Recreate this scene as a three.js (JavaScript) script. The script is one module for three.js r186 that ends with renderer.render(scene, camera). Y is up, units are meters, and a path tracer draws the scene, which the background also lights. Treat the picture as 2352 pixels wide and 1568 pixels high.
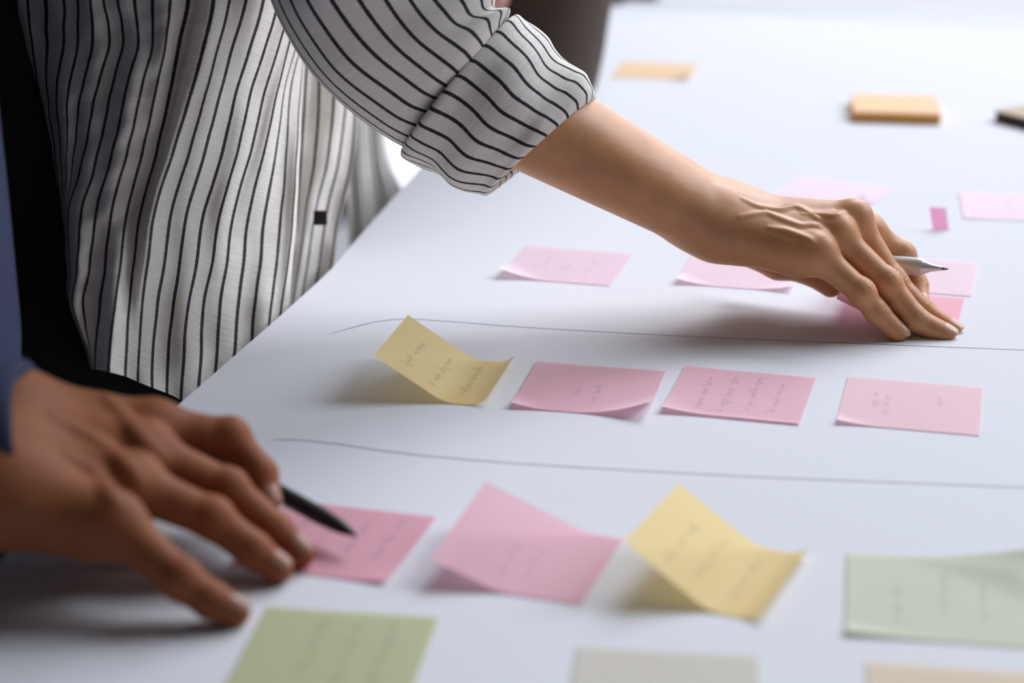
import * as THREE from 'three';
import { mergeGeometries } from 'three/addons/utils/BufferGeometryUtils.js';
import { RoundedBoxGeometry } from 'three/addons/geometries/RoundedBoxGeometry.js';
import { ImprovedNoise } from 'three/addons/math/ImprovedNoise.js';
import { RectAreaLightUniformsLib } from 'three/addons/lights/RectAreaLightUniformsLib.js';

// ---------------------------------------------------------------- camera, sky, lights, exposure
const F = 4653.4, TILT = 0.334521, CAM_H = 0.402823, T = 0.74;      // focal length in pixels, tilt, height over the table, table height
const scene = new THREE.Scene();
const camera = new THREE.PerspectiveCamera(2 * Math.atan(784 / F) * 180 / Math.PI, 1.5, 0.05, 80);
camera.position.set(0, T + CAM_H, 0);
camera.rotation.set(-TILT, 0, 0);
camera.focus = 1.2;
camera.userData.fStop = 3.9;
scene.background = new THREE.Color(0.90, 0.95, 1.06);
scene.backgroundIntensity = 1.6;
RectAreaLightUniformsLib.init();
function daylight(name, x, y, z, w, h, toward, power) {
  const l = new THREE.RectAreaLight(new THREE.Color(0.93, 0.96, 1.05), power, w, h);
  l.name = name; l.position.set(x, y, z); l.lookAt(x + toward[0], y + toward[1], z + toward[2]); scene.add(l);
}
daylight('window_daylight_back', 1.4, 0.85, -5.66, 4.0, 1.4, [0, 0, 1], 3);
daylight('window_daylight_high', 2.2, 4.75, -5.62, 2.4, 3.6, [-0.4, -1.0, 1.1], 14.5);
daylight('added_fill_right', 3.44, 3.4, -2.6, 2.2, 2.2, [-1, -0.7, 0.25], 11);  // added fill from the right, brightens the yellow note and the shirt
const renderer = new THREE.WebGLRenderer({ antialias: true });
renderer.toneMapping = THREE.LinearToneMapping;
renderer.toneMappingExposure = 0.81;
renderer.shadowMap.enabled = true;

// ---------------------------------------------------------------- helpers
let seed = 7;
const rnd = () => { seed = (seed + 0x6d2b79f5) | 0; let t = Math.imul(seed ^ (seed >>> 15), 1 | seed); t = (t + Math.imul(t ^ (t >>> 7), 61 | t)) ^ t; return ((t ^ (t >>> 14)) >>> 0) / 4294967296; };
const noiseGen = new ImprovedNoise();
const N3 = (x, y, z) => noiseGen.noise(x, y, z);
const V = (x, y, z) => new THREE.Vector3(x, y, z);
const CT = Math.cos(TILT), ST = Math.sin(TILT);
const clamp = (x, a = 0, b = 1) => Math.min(b, Math.max(a, x));
const sstep = (a, b, x) => { const t = clamp((x - a) / (b - a)); return t * t * (3 - 2 * t); };
const lerp = (a, b, t) => a + (b - a) * t;
// measured places: a photograph position and a distance give a point of the room
function A(px, py, d) {
  const x = (px - 1176) / F * d, u = (784 - py) / F * d;
  return V(x, T + CAM_H + u * CT - d * ST, -(d * CT + u * ST));
}
function onTable(px, py, lift = 0) {
  const b = (784 - py) / F, k = (CAM_H - lift) / (ST - b * CT);
  return V((px - 1176) / F * k, T + lift, -(CT + b * ST) * k);
}
const used = new Map();
function numbered(name) { const n = used.get(name) ?? 0; used.set(name, n + 1); return n ? `${name}_${String(n).padStart(3, '0')}` : name; }
function shade(o) { o.traverse((c) => { if (c.isMesh) { c.castShadow = true; c.receiveShadow = true; } }); return o; }
function mesh(name, geo, mat, parent) { const m = new THREE.Mesh(geo, mat); m.name = parent === scene ? numbered(name) : name; parent.add(m); return shade(m); }
const partCount = new Map();
function part(name, geo, mat, parent) {
  const key = parent.uuid + name, n = partCount.get(key) ?? 0; partCount.set(key, n + 1);
  return mesh(n ? `${name}_${String(n).padStart(3, '0')}` : name, geo, mat, parent);
}
function thing(name, label, category, pos = V(0, 0, 0), group) {
  const g = new THREE.Group(); g.name = numbered(name); g.position.copy(pos); scene.add(g);
  g.userData = { label, category }; if (group) g.userData.group = group; return g;
}
function tag(o, label, category, group) { o.userData = { label, category }; if (group) o.userData.group = group; return o; }
function struct(name, geo, mat) { const m = mesh(name, geo, mat, scene); m.userData.kind = 'structure'; return m; }
const box = (w, h, d, x, y, z, r = 0) => { const g = r ? new RoundedBoxGeometry(w, h, d, 2, r) : new THREE.BoxGeometry(w, h, d); g.translate(x, y, z); return g.index ? g.toNonIndexed() : g; };
const boxes = (...list) => mergeGeometries(list.map((b) => box(...b)));
function std(color, rough = 0.8, extra = {}) { return new THREE.MeshPhysicalMaterial({ color, roughness: rough, side: THREE.DoubleSide, ...extra }); }
const lin = (r, g, b) => new THREE.Color().setRGB(r, g, b);

function dataTexture(n, fn, srgb = true) {
  const d = new Uint8Array(n * n * 4);
  for (let y = 0; y < n; y++) for (let x = 0; x < n; x++) { const c = fn(x / n, y / n), o = (y * n + x) * 4; for (let k = 0; k < 3; k++) d[o + k] = clamp(c[k], 0, 1) * 255; d[o + 3] = 255; }
  const t = new THREE.DataTexture(d, n, n); t.wrapS = t.wrapT = THREE.RepeatWrapping; t.magFilter = THREE.LinearFilter; t.minFilter = THREE.LinearMipmapLinearFilter; t.generateMipmaps = true;
  if (srgb) t.colorSpace = THREE.SRGBColorSpace; t.needsUpdate = true; return t;
}
const hash = (a, b) => { const s = Math.sin(a * 127.1 + b * 311.7) * 43758.5453; return s - Math.floor(s); };

// a smooth curve through values at knots
function spline(xs, ys, x) {
  const n = xs.length; if (x <= xs[0]) return ys[0] + (ys[1] - ys[0]) / (xs[1] - xs[0]) * (x - xs[0]);
  if (x >= xs[n - 1]) return ys[n - 1] + (ys[n - 1] - ys[n - 2]) / (xs[n - 1] - xs[n - 2]) * (x - xs[n - 1]);
  let i = 0; while (x > xs[i + 1]) i++;
  const s = (k) => (k <= 0 ? (ys[1] - ys[0]) / (xs[1] - xs[0]) : k >= n - 1 ? (ys[n - 1] - ys[n - 2]) / (xs[n - 1] - xs[n - 2]) : ((ys[k + 1] - ys[k]) / (xs[k + 1] - xs[k]) + (ys[k] - ys[k - 1]) / (xs[k] - xs[k - 1])) / 2);
  const w = xs[i + 1] - xs[i], t = (x - xs[i]) / w, m0 = s(i) * w, m1 = s(i + 1) * w, t2 = t * t, t3 = t2 * t;
  return (2 * t3 - 3 * t2 + 1) * ys[i] + (t3 - 2 * t2 + t) * m0 + (-2 * t3 + 3 * t2) * ys[i + 1] + (t3 - t2) * m1;
}
// a sheet of (nu+1) x (nv+1) points from fn(i/nu, j/nv) -> [Vector3, u, v]
function sheet(nu, nv, fn) {
  const pos = [], uv = [], idx = [];
  for (let j = 0; j <= nv; j++) for (let i = 0; i <= nu; i++) { const [p, a, b] = fn(i / nu, j / nv); pos.push(p.x, p.y, p.z); uv.push(a, b); }
  for (let j = 0; j < nv; j++) for (let i = 0; i < nu; i++) { const a = j * (nu + 1) + i, b = a + 1, c = a + nu + 1, d = c + 1; idx.push(a, b, d, a, d, c); }
  const g = new THREE.BufferGeometry(); g.setAttribute('position', new THREE.Float32BufferAttribute(pos, 3)); g.setAttribute('uv', new THREE.Float32BufferAttribute(uv, 2)); g.setIndex(idx); g.computeVertexNormals(); return g;
}

// ---------------------------------------------------------------- smooth bodies: tapered limbs joined by a smooth minimum, meshed with surface nets
const cap = (a, b, ra, rb = ra) => { const d = b.clone().sub(a); return { a, d, l2: Math.max(1e-12, d.lengthSq()), ra, dr: rb - ra }; };
function dcap(c, x, y, z) {
  const ax = x - c.a.x, ay = y - c.a.y, az = z - c.a.z;
  let t = (ax * c.d.x + ay * c.d.y + az * c.d.z) / c.l2; t = t < 0 ? 0 : t > 1 ? 1 : t;
  const qx = ax - c.d.x * t, qy = ay - c.d.y * t, qz = az - c.d.z * t;
  return Math.sqrt(qx * qx + qy * qy + qz * qz) - c.ra - c.dr * t;
}
const smin = (a, b, k) => { const h = Math.max(k - Math.abs(a - b), 0) / k; return Math.min(a, b) - h * h * k * 0.25; };
function chain(pts, rs) { const out = []; for (let i = 0; i + 1 < pts.length; i++) out.push(cap(pts[i], pts[i + 1], rs[i], rs[i + 1])); return out; }
function union(caps, k) { return (x, y, z) => { let f = dcap(caps[0], x, y, z); for (let i = 1; i < caps.length; i++) f = smin(f, dcap(caps[i], x, y, z), k); return f; }; }
function surfaceNets(f, lo, hi, cell, colorOf, uvOf) {
  const nx = Math.ceil((hi.x - lo.x) / cell) + 1, ny = Math.ceil((hi.y - lo.y) / cell) + 1, nz = Math.ceil((hi.z - lo.z) / cell) + 1;
  const val = new Float32Array(nx * ny * nz), B = 6, at = (i, j, k) => (k * ny + j) * nx + i;
  for (let k0 = 0; k0 < nz; k0 += B) for (let j0 = 0; j0 < ny; j0 += B) for (let i0 = 0; i0 < nx; i0 += B) {
    const c = f(lo.x + (i0 + B / 2) * cell, lo.y + (j0 + B / 2) * cell, lo.z + (k0 + B / 2) * cell), far = Math.abs(c) > cell * B * 0.87 * 1.35 + 0.002;
    for (let k = k0; k < Math.min(nz, k0 + B); k++) for (let j = j0; j < Math.min(ny, j0 + B); j++) for (let i = i0; i < Math.min(nx, i0 + B); i++)
      val[at(i, j, k)] = far ? c : f(lo.x + i * cell, lo.y + j * cell, lo.z + k * cell);
  }
  const id = new Int32Array(nx * ny * nz).fill(-1), pos = [];
  const E = [[0, 1], [2, 3], [4, 5], [6, 7], [0, 2], [1, 3], [4, 6], [5, 7], [0, 4], [1, 5], [2, 6], [3, 7]];
  for (let k = 0; k + 1 < nz; k++) for (let j = 0; j + 1 < ny; j++) for (let i = 0; i + 1 < nx; i++) {
    const c = []; let m = 0;
    for (let q = 0; q < 8; q++) { c.push(val[at(i + (q & 1), j + ((q >> 1) & 1), k + (q >> 2))]); if (c[q] < 0) m++; }
    if (m === 0 || m === 8) continue;
    let x = 0, y = 0, z = 0, n = 0;
    for (const [p, q] of E) if ((c[p] < 0) !== (c[q] < 0)) { const t = c[p] / (c[p] - c[q]); x += lerp(p & 1, q & 1, t); y += lerp((p >> 1) & 1, (q >> 1) & 1, t); z += lerp(p >> 2, q >> 2, t); n++; }
    id[at(i, j, k)] = pos.length / 3; pos.push(lo.x + (i + x / n) * cell, lo.y + (j + y / n) * cell, lo.z + (k + z / n) * cell);
  }
  const idx = [], quad = (a, b, c, d, flip) => { if (a < 0 || b < 0 || c < 0 || d < 0) return; if (flip) idx.push(a, c, b, a, d, c); else idx.push(a, b, c, a, c, d); };
  for (let k = 1; k + 1 < nz; k++) for (let j = 1; j + 1 < ny; j++) for (let i = 1; i + 1 < nx; i++) {
    const s = val[at(i, j, k)] < 0;
    if (s !== val[at(i + 1, j, k)] < 0) quad(id[at(i, j - 1, k - 1)], id[at(i, j, k - 1)], id[at(i, j, k)], id[at(i, j - 1, k)], !s);
    if (s !== val[at(i, j + 1, k)] < 0) quad(id[at(i - 1, j, k - 1)], id[at(i - 1, j, k)], id[at(i, j, k)], id[at(i, j, k - 1)], !s);
    if (s !== val[at(i, j, k + 1)] < 0) quad(id[at(i - 1, j - 1, k)], id[at(i, j - 1, k)], id[at(i, j, k)], id[at(i - 1, j, k)], !s);
  }
  const nor = new Float32Array(pos.length), h = cell * 0.4, col = colorOf ? new Float32Array(pos.length) : null, uv = new Float32Array(pos.length / 3 * 2);
  for (let v = 0; v < pos.length; v += 3) {
    let gx, gy, gz;
    for (let it = 0; it < 2; it++) {
      const [x, y, z] = [pos[v], pos[v + 1], pos[v + 2]];
      gx = f(x + h, y, z) - f(x - h, y, z); gy = f(x, y + h, z) - f(x, y - h, z); gz = f(x, y, z + h) - f(x, y, z - h);
      const l = Math.hypot(gx, gy, gz) || 1; gx /= l; gy /= l; gz /= l;
      if (it === 0) { const e = clamp(f(x, y, z), -cell * 0.5, cell * 0.5); pos[v] -= gx * e; pos[v + 1] -= gy * e; pos[v + 2] -= gz * e; }
    }
    nor[v] = gx; nor[v + 1] = gy; nor[v + 2] = gz;
    if (col) { const c = colorOf(pos[v], pos[v + 1], pos[v + 2]); col.set(c, v); }
    const w = uvOf ? uvOf(pos[v], pos[v + 1], pos[v + 2]) : [pos[v] * 4 + pos[v + 2] * 2.2, pos[v + 1] * 4 - pos[v + 2] * 1.3]; uv.set(w, v / 3 * 2);
  }
  const g = new THREE.BufferGeometry(); g.setAttribute('position', new THREE.Float32BufferAttribute(pos, 3)); g.setAttribute('normal', new THREE.BufferAttribute(nor, 3)); g.setAttribute('uv', new THREE.BufferAttribute(uv, 2));
  if (col) g.setAttribute('color', new THREE.BufferAttribute(col, 3)); g.setIndex(idx); return g;
}
function bounds(caps, pad) {
  const b = new THREE.Box3(); for (const c of caps) { const e = c.a.clone().add(c.d), r = Math.max(c.ra, c.ra + c.dr); for (const p of [c.a, e]) { b.expandByPoint(p.clone().addScalar(r)); b.expandByPoint(p.clone().addScalar(-r)); } }
  return b.expandByScalar(pad);
}
const withColor = (g, c) => { const n = g.attributes.position.count, a = new Float32Array(n * 3); for (let i = 0; i < n; i++) a.set(c, i * 3); g.setAttribute('color', new THREE.BufferAttribute(a, 3)); return g; };

// ---------------------------------------------------------------- materials
const paperGrain = dataTexture(256, (u, v) => { const n = 0.5 + 0.25 * N3(u * 40, v * 40, 1) + 0.25 * N3(u * 90, v * 90, 5); return [n, n, n]; }, false);
const weave = dataTexture(256, (u, v) => { const a = Math.abs(Math.sin(u * 64 * Math.PI)), b = Math.abs(Math.sin(v * 64 * Math.PI)), n = 0.5 * ((Math.floor(u * 64) + Math.floor(v * 64)) % 2 ? a : b) + 0.3 * hash(Math.floor(v * 64), 3) + 0.2 * hash(Math.floor(u * 64), 9); return [n, n, n]; }, false);
const stripes = dataTexture(512, (u, v) => {
  const s = u * 4, k = Math.floor(s), w = 0.092 + 0.016 * (hash(k, Math.floor(v * 90)) - 0.5) + 0.012 * N3(v * 24, k * 5.3, 0), e = Math.abs(s - k - 0.5);
  const slub = 0.045 * (hash(Math.floor(v * 256), 1) - 0.5) + 0.035 * (hash(Math.floor(u * 256), 2) - 0.5) + 0.03 * N3(u * 8, v * 30, 2), dark = 1 - sstep(w - 0.015, w + 0.02, e);
  const sp = 0.05 * (hash(Math.floor(u * 256), Math.floor(v * 256)) - 0.5);
  return [lerp(0.93 + slub, 0.155 + sp, dark), lerp(0.915 + slub, 0.16 + sp, dark), lerp(0.885 + slub, 0.205 + sp, dark)];
});
const skinBump = dataTexture(256, (u, v) => { const n = 0.5 + 0.3 * N3(u * 60, v * 60, 3) + 0.2 * N3(u * 120, v * 120, 8); return [n, n, n]; }, false);
const M = {
  shirt: std(0xffffff, 0.92, { map: stripes, bumpMap: weave, bumpScale: 0.0003 }),
  skin: std(0xffffff, 0.48, { vertexColors: true, bumpMap: skinBump, bumpScale: 0.00015, specularIntensity: 0.95 }),
  tanSkin: std(0xffffff, 0.6, { vertexColors: true, bumpMap: skinBump, bumpScale: 0.00015, specularIntensity: 0.35 }),
  nail: std(lin(0.68, 0.40, 0.28), 0.38, { clearcoat: 0.15 }),
  navy: std(lin(0.035, 0.048, 0.115), 0.9, { bumpMap: weave, bumpScale: 0.0004 }),
  black: std(lin(0.012, 0.012, 0.012), 0.85),
  brown: std(lin(0.085, 0.062, 0.048), 0.85, { bumpMap: weave, bumpScale: 0.0003 }),
  hair: std(lin(0.03, 0.018, 0.012), 0.55),
  shoe: std(lin(0.03, 0.03, 0.03), 0.4),
  tableTop: std(lin(0.52, 0.54, 0.58), 0.6),
  metal: std(lin(0.5, 0.5, 0.52), 0.35, { metalness: 0.9 }),
  paper: std(lin(0.77, 0.79, 0.83), 0.95, { specularIntensity: 0.15, bumpMap: paperGrain, bumpScale: 0.0001 }),
  pencil: std(lin(0.56, 0.58, 0.63), 0.7),
  floor: std(lin(0.50, 0.51, 0.53), 0.2),
  wallWhite: std(lin(0.70, 0.71, 0.72), 0.9),
  wallDark: std(lin(0.065, 0.054, 0.044), 0.9),
  ceiling: std(lin(0.34, 0.30, 0.26), 0.95),
  frame: std(lin(0.65, 0.66, 0.68), 0.5),
  glass: new THREE.MeshPhysicalMaterial({ color: 0xffffff, roughness: 0, transmission: 1, thickness: 0, ior: 1.45 }),
  terrace: std(lin(0.60, 0.60, 0.60), 0.9),
};

// ---------------------------------------------------------------- room
{
  const X0 = -2.6, X1 = 3.6, Z0 = -5.8, Z1 = 2.4, H = 7.4, WX = -0.75;
  struct('floor', box(X1 - X0, 0.12, Z1 - Z0, (X0 + X1) / 2, -0.06, (Z0 + Z1) / 2), M.floor);
  struct('ceiling', box(X1 - X0 + 0.4, 0.15, Z1 - Z0 + 0.4, (X0 + X1) / 2, H + 0.075, (Z0 + Z1) / 2), M.ceiling);
  struct('wall_left', box(0.2, H, Z1 - Z0, X0 - 0.1, H / 2, (Z0 + Z1) / 2), M.wallDark);
  struct('wall_front', box(X1 - X0 + 0.4, H, 0.2, (X0 + X1) / 2, H / 2, Z1 + 0.1), M.wallDark);
  // back wall: solid dark part on the left, a low window strip and a tall high window above it; right wall: one window added for the fill light
  struct('wall_back', boxes([WX - X0 + 0.2, H, 0.2, (X0 - 0.2 + WX) / 2, H / 2, Z0 - 0.1], [X1 + 0.2 - WX, 0.05, 0.2, (X1 + 0.2 + WX) / 2, 0.025, Z0 - 0.1], [X1 + 0.2 - WX, 0.9, 0.2, (X1 + 0.2 + WX) / 2, 2.05, Z0 - 0.1], [X1 + 0.2 - WX, H - 7.0, 0.2, (X1 + 0.2 + WX) / 2, (H + 7.0) / 2, Z0 - 0.1], [0.25, 6.95, 0.2, X1 + 0.075, 3.525, Z0 - 0.1], [1.5, 4.5, 0.2, WX + 0.75, 4.75, Z0 - 0.1]), M.wallDark);
  struct('wall_right', boxes([0.2, 2.2, Z1 - Z0, X1 + 0.1, 1.1, (Z0 + Z1) / 2], [0.2, H - 4.6, Z1 - Z0, X1 + 0.1, (H + 4.6) / 2, (Z0 + Z1) / 2], [0.2, 2.4, -3.8 - Z0, X1 + 0.1, 3.4, (Z0 - 3.8) / 2], [0.2, 2.4, Z1 + 1.4, X1 + 0.1, 3.4, (Z1 - 1.4) / 2]), M.wallDark);
  function windowUnit(n, w, h, cx, cy, cz, turn, bays) {
    const g = new THREE.Group(); g.name = `window_${n}`; g.userData.kind = 'structure'; g.position.set(cx, cy, cz); g.rotation.y = turn; scene.add(g);
    const t = 0.05, list = [[w, t, 0.08, 0, h / 2 - t / 2, 0], [w, t, 0.08, 0, -h / 2 + t / 2, 0], [t, h - 2 * t, 0.08, -w / 2 + t / 2, 0, 0], [t, h - 2 * t, 0.08, w / 2 - t / 2, 0, 0]];
    part('window_frame', boxes(...list), M.frame, g);
    const cuts = Array.isArray(bays) ? [0, ...bays, 1] : Array.from({ length: bays + 1 }, (_, i) => i / bays);
    cuts.slice(1, -1).forEach((c) => part('mullion', box(t, h - 2 * t, 0.07, -w / 2 + c * w, 0, 0), M.frame, g));
    cuts.slice(1).forEach((c, i) => part('pane', box((c - cuts[i]) * w - t, h - 2 * t, 0.006, -w / 2 + (c + cuts[i]) / 2 * w, 0, 0), M.glass, g));
  }
  windowUnit(1, X1 - 0.05 - WX, 1.55, (X1 - 0.05 + WX) / 2, 0.825, Z0 - 0.06, 0, [0.14, 0.62, 0.81]);
  windowUnit(2, X1 - 0.05 - WX - 1.5, 4.5, (X1 - 0.05 + WX + 1.5) / 2, 4.75, Z0 - 0.06, 0, 3);
  windowUnit(3, 2.4, 2.4, X1 + 0.06, 3.4, -2.6, Math.PI / 2, 2);  // added window that goes with the right-hand fill
  struct('terrace_ground', box(60, 0.1, 60, 10, -0.12, -20), M.terrace);
}

// ---------------------------------------------------------------- table with the big paper sheet
{
  const turn = 13.4 * Math.PI / 180, dir = V(Math.sin(turn), 0, -Math.cos(turn)), right = V(Math.cos(turn), 0, Math.sin(turn));
  const o = V(-0.2335, 0, -0.849), p = (s, w) => o.clone().addScaledVector(dir, s).addScaledVector(right, w);
  const s0 = -0.62, s1 = 1.578, w1 = 1.25, c = p((s0 + s1) / 2, w1 / 2);
  const table = thing('meeting_table', 'long white meeting table under the big white paper sheet', 'table', V(c.x, 0, c.z)); table.rotation.y = -turn;
  const L = s1 - s0;
  part('tabletop', box(w1, 0.028, L, 0, T - 0.0145, 0, 0.004), M.tableTop, table);
  for (const sx of [-1, 1]) for (const sz of [-1, 1]) part('leg', box(0.05, T - 0.0285, 0.05, sx * (w1 / 2 - 0.14), (T - 0.0285) / 2, sz * (L / 2 - 0.12), 0.004), M.metal, table);
  part('apron', boxes([w1 - 0.3, 0.06, 0.03, 0, T - 0.0587, L / 2 - 0.12], [w1 - 0.3, 0.06, 0.03, 0, T - 0.0587, -L / 2 + 0.12], [0.03, 0.06, L - 0.3, w1 / 2 - 0.14, T - 0.0587, 0], [0.03, 0.06, L - 0.3, -w1 / 2 + 0.14, T - 0.0587, 0]), M.metal, table);

  // the paper: left edge follows the (slightly wavy) cut edge, far edge curls up a little
  const left = [[0, 1290], [200, 1112], [400, 940], [535, 822], [665, 708], [763, 617], [812, 560], [940, 416]].map(([x, y]) => onTable(x, y));
  const zs = left.map((q) => q.z).reverse(), xs = left.map((q) => q.x).reverse();
  const leftX = (z) => spline(zs, xs, z);
  const farS = 1.512, nearS = -0.6;
  const g = sheet(60, 150, (a, b) => {
    const s = lerp(nearS, farS, b), base = p(s, 0), x0 = leftX(base.z), q = p(s, 0);
    const start = V(x0, 0, base.z), end = p(s, w1 - 0.03); const r = start.lerp(end, a);
    const k = Math.max(0, (s - farS + 0.07) / 0.07), curl = 0.006 * k * k * (0.6 + 0.4 * Math.sin(a * 17 + 1));
    return [V(r.x, T + 0.0006 + curl, r.z), r.x * 5, r.z * 5];
  });
  const paper = mesh('paper_sheet', g, M.paper, scene);
  tag(paper, 'huge white paper sheet covering the table under all the sticky notes', 'paper');
  const line = (pts, w) => {
    const P = pts.map(([x, y]) => onTable(x, y)), curve = new THREE.CatmullRomCurve3(P), n = 90;
    return sheet(1, n, (a, b) => { const q = curve.getPoint(b), t = curve.getTangent(b), s = V(-t.z, 0, t.x).normalize(), ww = w * sstep(0, 0.12, b); return [V(q.x + s.x * (a - 0.5) * ww, T + 0.0009, q.z + s.z * (a - 0.5) * ww), a, b]; });
  };
  const l1 = part('drawn_line', line([[735, 775], [800, 757], [870, 740], [930, 735], [1000, 738], [1200, 753], [1500, 770], [2000, 792], [2352, 806], [2700, 822]], 0.00095), M.pencil, paper);
  part('drawn_line', line([[600, 1015], [660, 1012], [760, 1020], [900, 1040], [1100, 1060], [1500, 1085], [1800, 1100], [2352, 1122], [2600, 1134]], 0.00095), M.pencil, paper);
}

// ---------------------------------------------------------------- sticky notes
const SZ = 0.076;
function inkTexture(base, ink, rows, strength, seedNo, size = 1) {
  seed = seedNo; const n = 384, c = document.createElement('canvas'); c.width = c.height = n; const x = c.getContext('2d');
  x.fillStyle = '#' + base.getHexString(); x.fillRect(0, 0, n, n);
  x.strokeStyle = ink; x.globalAlpha = strength * 0.75; x.lineCap = 'round'; x.lineJoin = 'round';
  rows.forEach(([y, from, to]) => {
    let px = from * n;
    while (px < to * n) {
      const len = (26 + rnd() * 70) * size, end = Math.min(px + len, to * n); x.lineWidth = 2.1 + rnd(); x.beginPath(); x.moveTo(px, y * n);
      while (px < end) {
        const up = (6 + rnd() * (rnd() < 0.25 ? 26 : 13)) * size, st = (7 + rnd() * 7) * size;
        x.bezierCurveTo(px + st * 0.2, y * n - up * 1.3, px + st * 0.9, y * n - up, px + st * 0.7, y * n + (rnd() - 0.5) * 4);
        if (rnd() < 0.12) x.bezierCurveTo(px + st, y * n + 18 * size, px + st * 0.2, y * n + 20 * size, px + st, y * n);
        px += st;
      }
      x.stroke(); px += (12 + rnd() * 16) * size;
    }
  });
  const t = new THREE.CanvasTexture(c); t.colorSpace = THREE.SRGBColorSpace; t.anisotropy = 8; return t;
}
const PINK = lin(0.90, 0.53, 0.61), YELLOW = lin(0.92, 0.72, 0.30), GREEN = lin(0.66, 0.68, 0.40), PALEGREEN = lin(0.72, 0.75, 0.58), CREAM = lin(0.78, 0.74, 0.64), PEACH = lin(0.84, 0.72, 0.54), ORANGE = lin(0.92, 0.60, 0.26), BACKLITPINK = lin(0.97, 0.45, 0.68);
// o: the glue edge's middle; t runs from the glue edge to the free edge, w runs from near to far; the sheet bends along t
function note(label, color, { cx, cz, a, x0, z0, phi, t0 = 0.05, th = 0.03, L = 0.03, tw = 0, skew = 0, lifts = [], up = 0, size = SZ, base = 0.0012 }, ink, category = 'sticky note', group) {
  let ox = x0, oz = z0, ph = phi;
  if (cx !== undefined) { const r = a * Math.PI / 180; ph = Math.PI - r; ox = cx + Math.cos(r) * size / 2; oz = cz - Math.sin(r) * size / 2; }
  const n = 28, steps = 64;
  const g = sheet(n, n, (i, j) => {
    const w = (j - 0.5) * size, t = i * size; let al = 0, y = 0; const dt = t / steps, lim = th * (1 + tw * w / size * 2);
    for (let q = 0; q < steps; q++) { const tm = (q + 0.5) * dt, ang = lim * clamp((tm - t0 + skew * w / size) / L) - up * clamp(1 - tm / 0.012); al += Math.cos(ang) * dt; y += Math.sin(ang) * dt; }
    if (up) { let y0 = 0; const d0 = 0.012 / 24; for (let q = 0; q < 24; q++) y0 += Math.sin(up * clamp(1 - (q + 0.5) * d0 / 0.012)) * d0; y += y0; }
    for (const [dtt, dww, from, amp] of lifts) { const k = Math.max(0, dtt * (t / size - 0.5) * 2 + dww * (w / size) * 2 - from); y += amp * k * k; }
    return [V(al * Math.cos(ph) - w * Math.sin(ph), y, al * Math.sin(ph) + w * Math.cos(ph)), 0.5 - w / size, 1 - t / size];
  });
  const m = std(0xffffff, 0.72, { transmission: 0.42, thickness: 0 });
  if (ink) m.map = inkTexture(color, ...ink); else m.color.copy(color);
  const o = mesh('sticky_note', g, m, scene); o.position.set(ox, T + base, oz); tag(o, label, category, group); return o;
}
const INK = '#4a5070';
note('pink sticky note with its near right corner curling up, beside the tilted yellow note', PINK, { cx: 0.0441, cz: -1.0742, a: -11.8, t0: 0.045, th: 0.04, lifts: [[-1, -1, 0.9, 0.0075], [1, -1, 1.35, 0.006]] }, [INK, [[0.45, 0.42, 0.78], [0.6, 0.5, 0.7]], 0.34, 11]);
note('pink sticky note covered in four lines of writing, in the middle row', PINK, { cx: 0.1282, cz: -1.0654, a: -15.0, t0: 0.05, th: 0.05, lifts: [[1, -1, 1.2, 0.003], [0, -1, 0.9, 0.08]] }, [INK, [[0.24, 0.2, 0.8], [0.42, 0.12, 0.8], [0.6, 0.15, 0.85], [0.78, 0.2, 0.85]], 0.4, 12]);
note('rightmost pink sticky note of the middle row, palest with faint writing', lin(0.92, 0.63, 0.68), { cx: 0.2214, cz: -1.0490, a: -13.7, t0: 0.05, th: 0.02, lifts: [[0.7, -1, 1.2, 0.008]] }, [INK, [[0.32, 0.3, 0.5], [0.7, 0.35, 0.75], [0.78, 0.3, 0.6]], 0.3, 13]);
note('pink sticky note on the bare paper left of the reaching wrist', lin(0.93, 0.70, 0.78), { cx: 0.0371, cz: -1.3133, a: -15.0, t0: 0.04, th: 0.03, lifts: [[1, -1, 1.0, 0.006]] }, [INK, [[0.3, 0.3, 0.75], [0.5, 0.5, 0.75], [0.72, 0.3, 0.6]], 0.22, 14]);  // glare over the far paper lightened into this pink
note('pink sticky note lying directly under the reaching wrist', lin(0.93, 0.71, 0.79), { cx: 0.1539, cz: -1.2999, a: -14.3, t0: 0.05, th: 0.04, lifts: [[1, -1, 1.2, 0.005], [-1, -1, 1.2, 0.006]] }, null);  // pink made paler to carry the far glare and haze
note('pink sticky note behind the silver pen tip, right of the reaching hand', lin(0.93, 0.71, 0.78), { cx: 0.2701, cz: -1.2913, a: -15.5, lifts: [[0.3, -1, 1.0, 0.01]] }, null);  // washed-out far light put into the note colour
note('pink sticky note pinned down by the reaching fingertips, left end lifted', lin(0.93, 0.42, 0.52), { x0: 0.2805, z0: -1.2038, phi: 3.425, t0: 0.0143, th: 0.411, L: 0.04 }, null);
note('yellow sticky note in the middle row, tilted up with handwriting', YELLOW, { x0: -0.0061, z0: -1.0821, phi: 3.3585, t0: 0.018, th: 0.554, L: 0.015, size: 0.0725, up: 0.85 }, ['#6d6a4a', [[0.28, 0.15, 0.8], [0.52, 0.25, 0.85], [0.78, 0.3, 0.8]], 0.5, 15]);
note('yellow sticky note in the nearest row, tilted up beside a curled pink one', YELLOW, { x0: 0.1226, z0: -0.8202, phi: 3.5591, t0: 0.018, th: 0.573, L: 0.015, tw: -0.012, size: 0.0725, up: 0.75 }, ['#6d6a4a', [[0.3, 0.2, 0.8], [0.55, 0.2, 0.8], [0.75, 0.3, 0.85]], 0.4, 16]);
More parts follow.
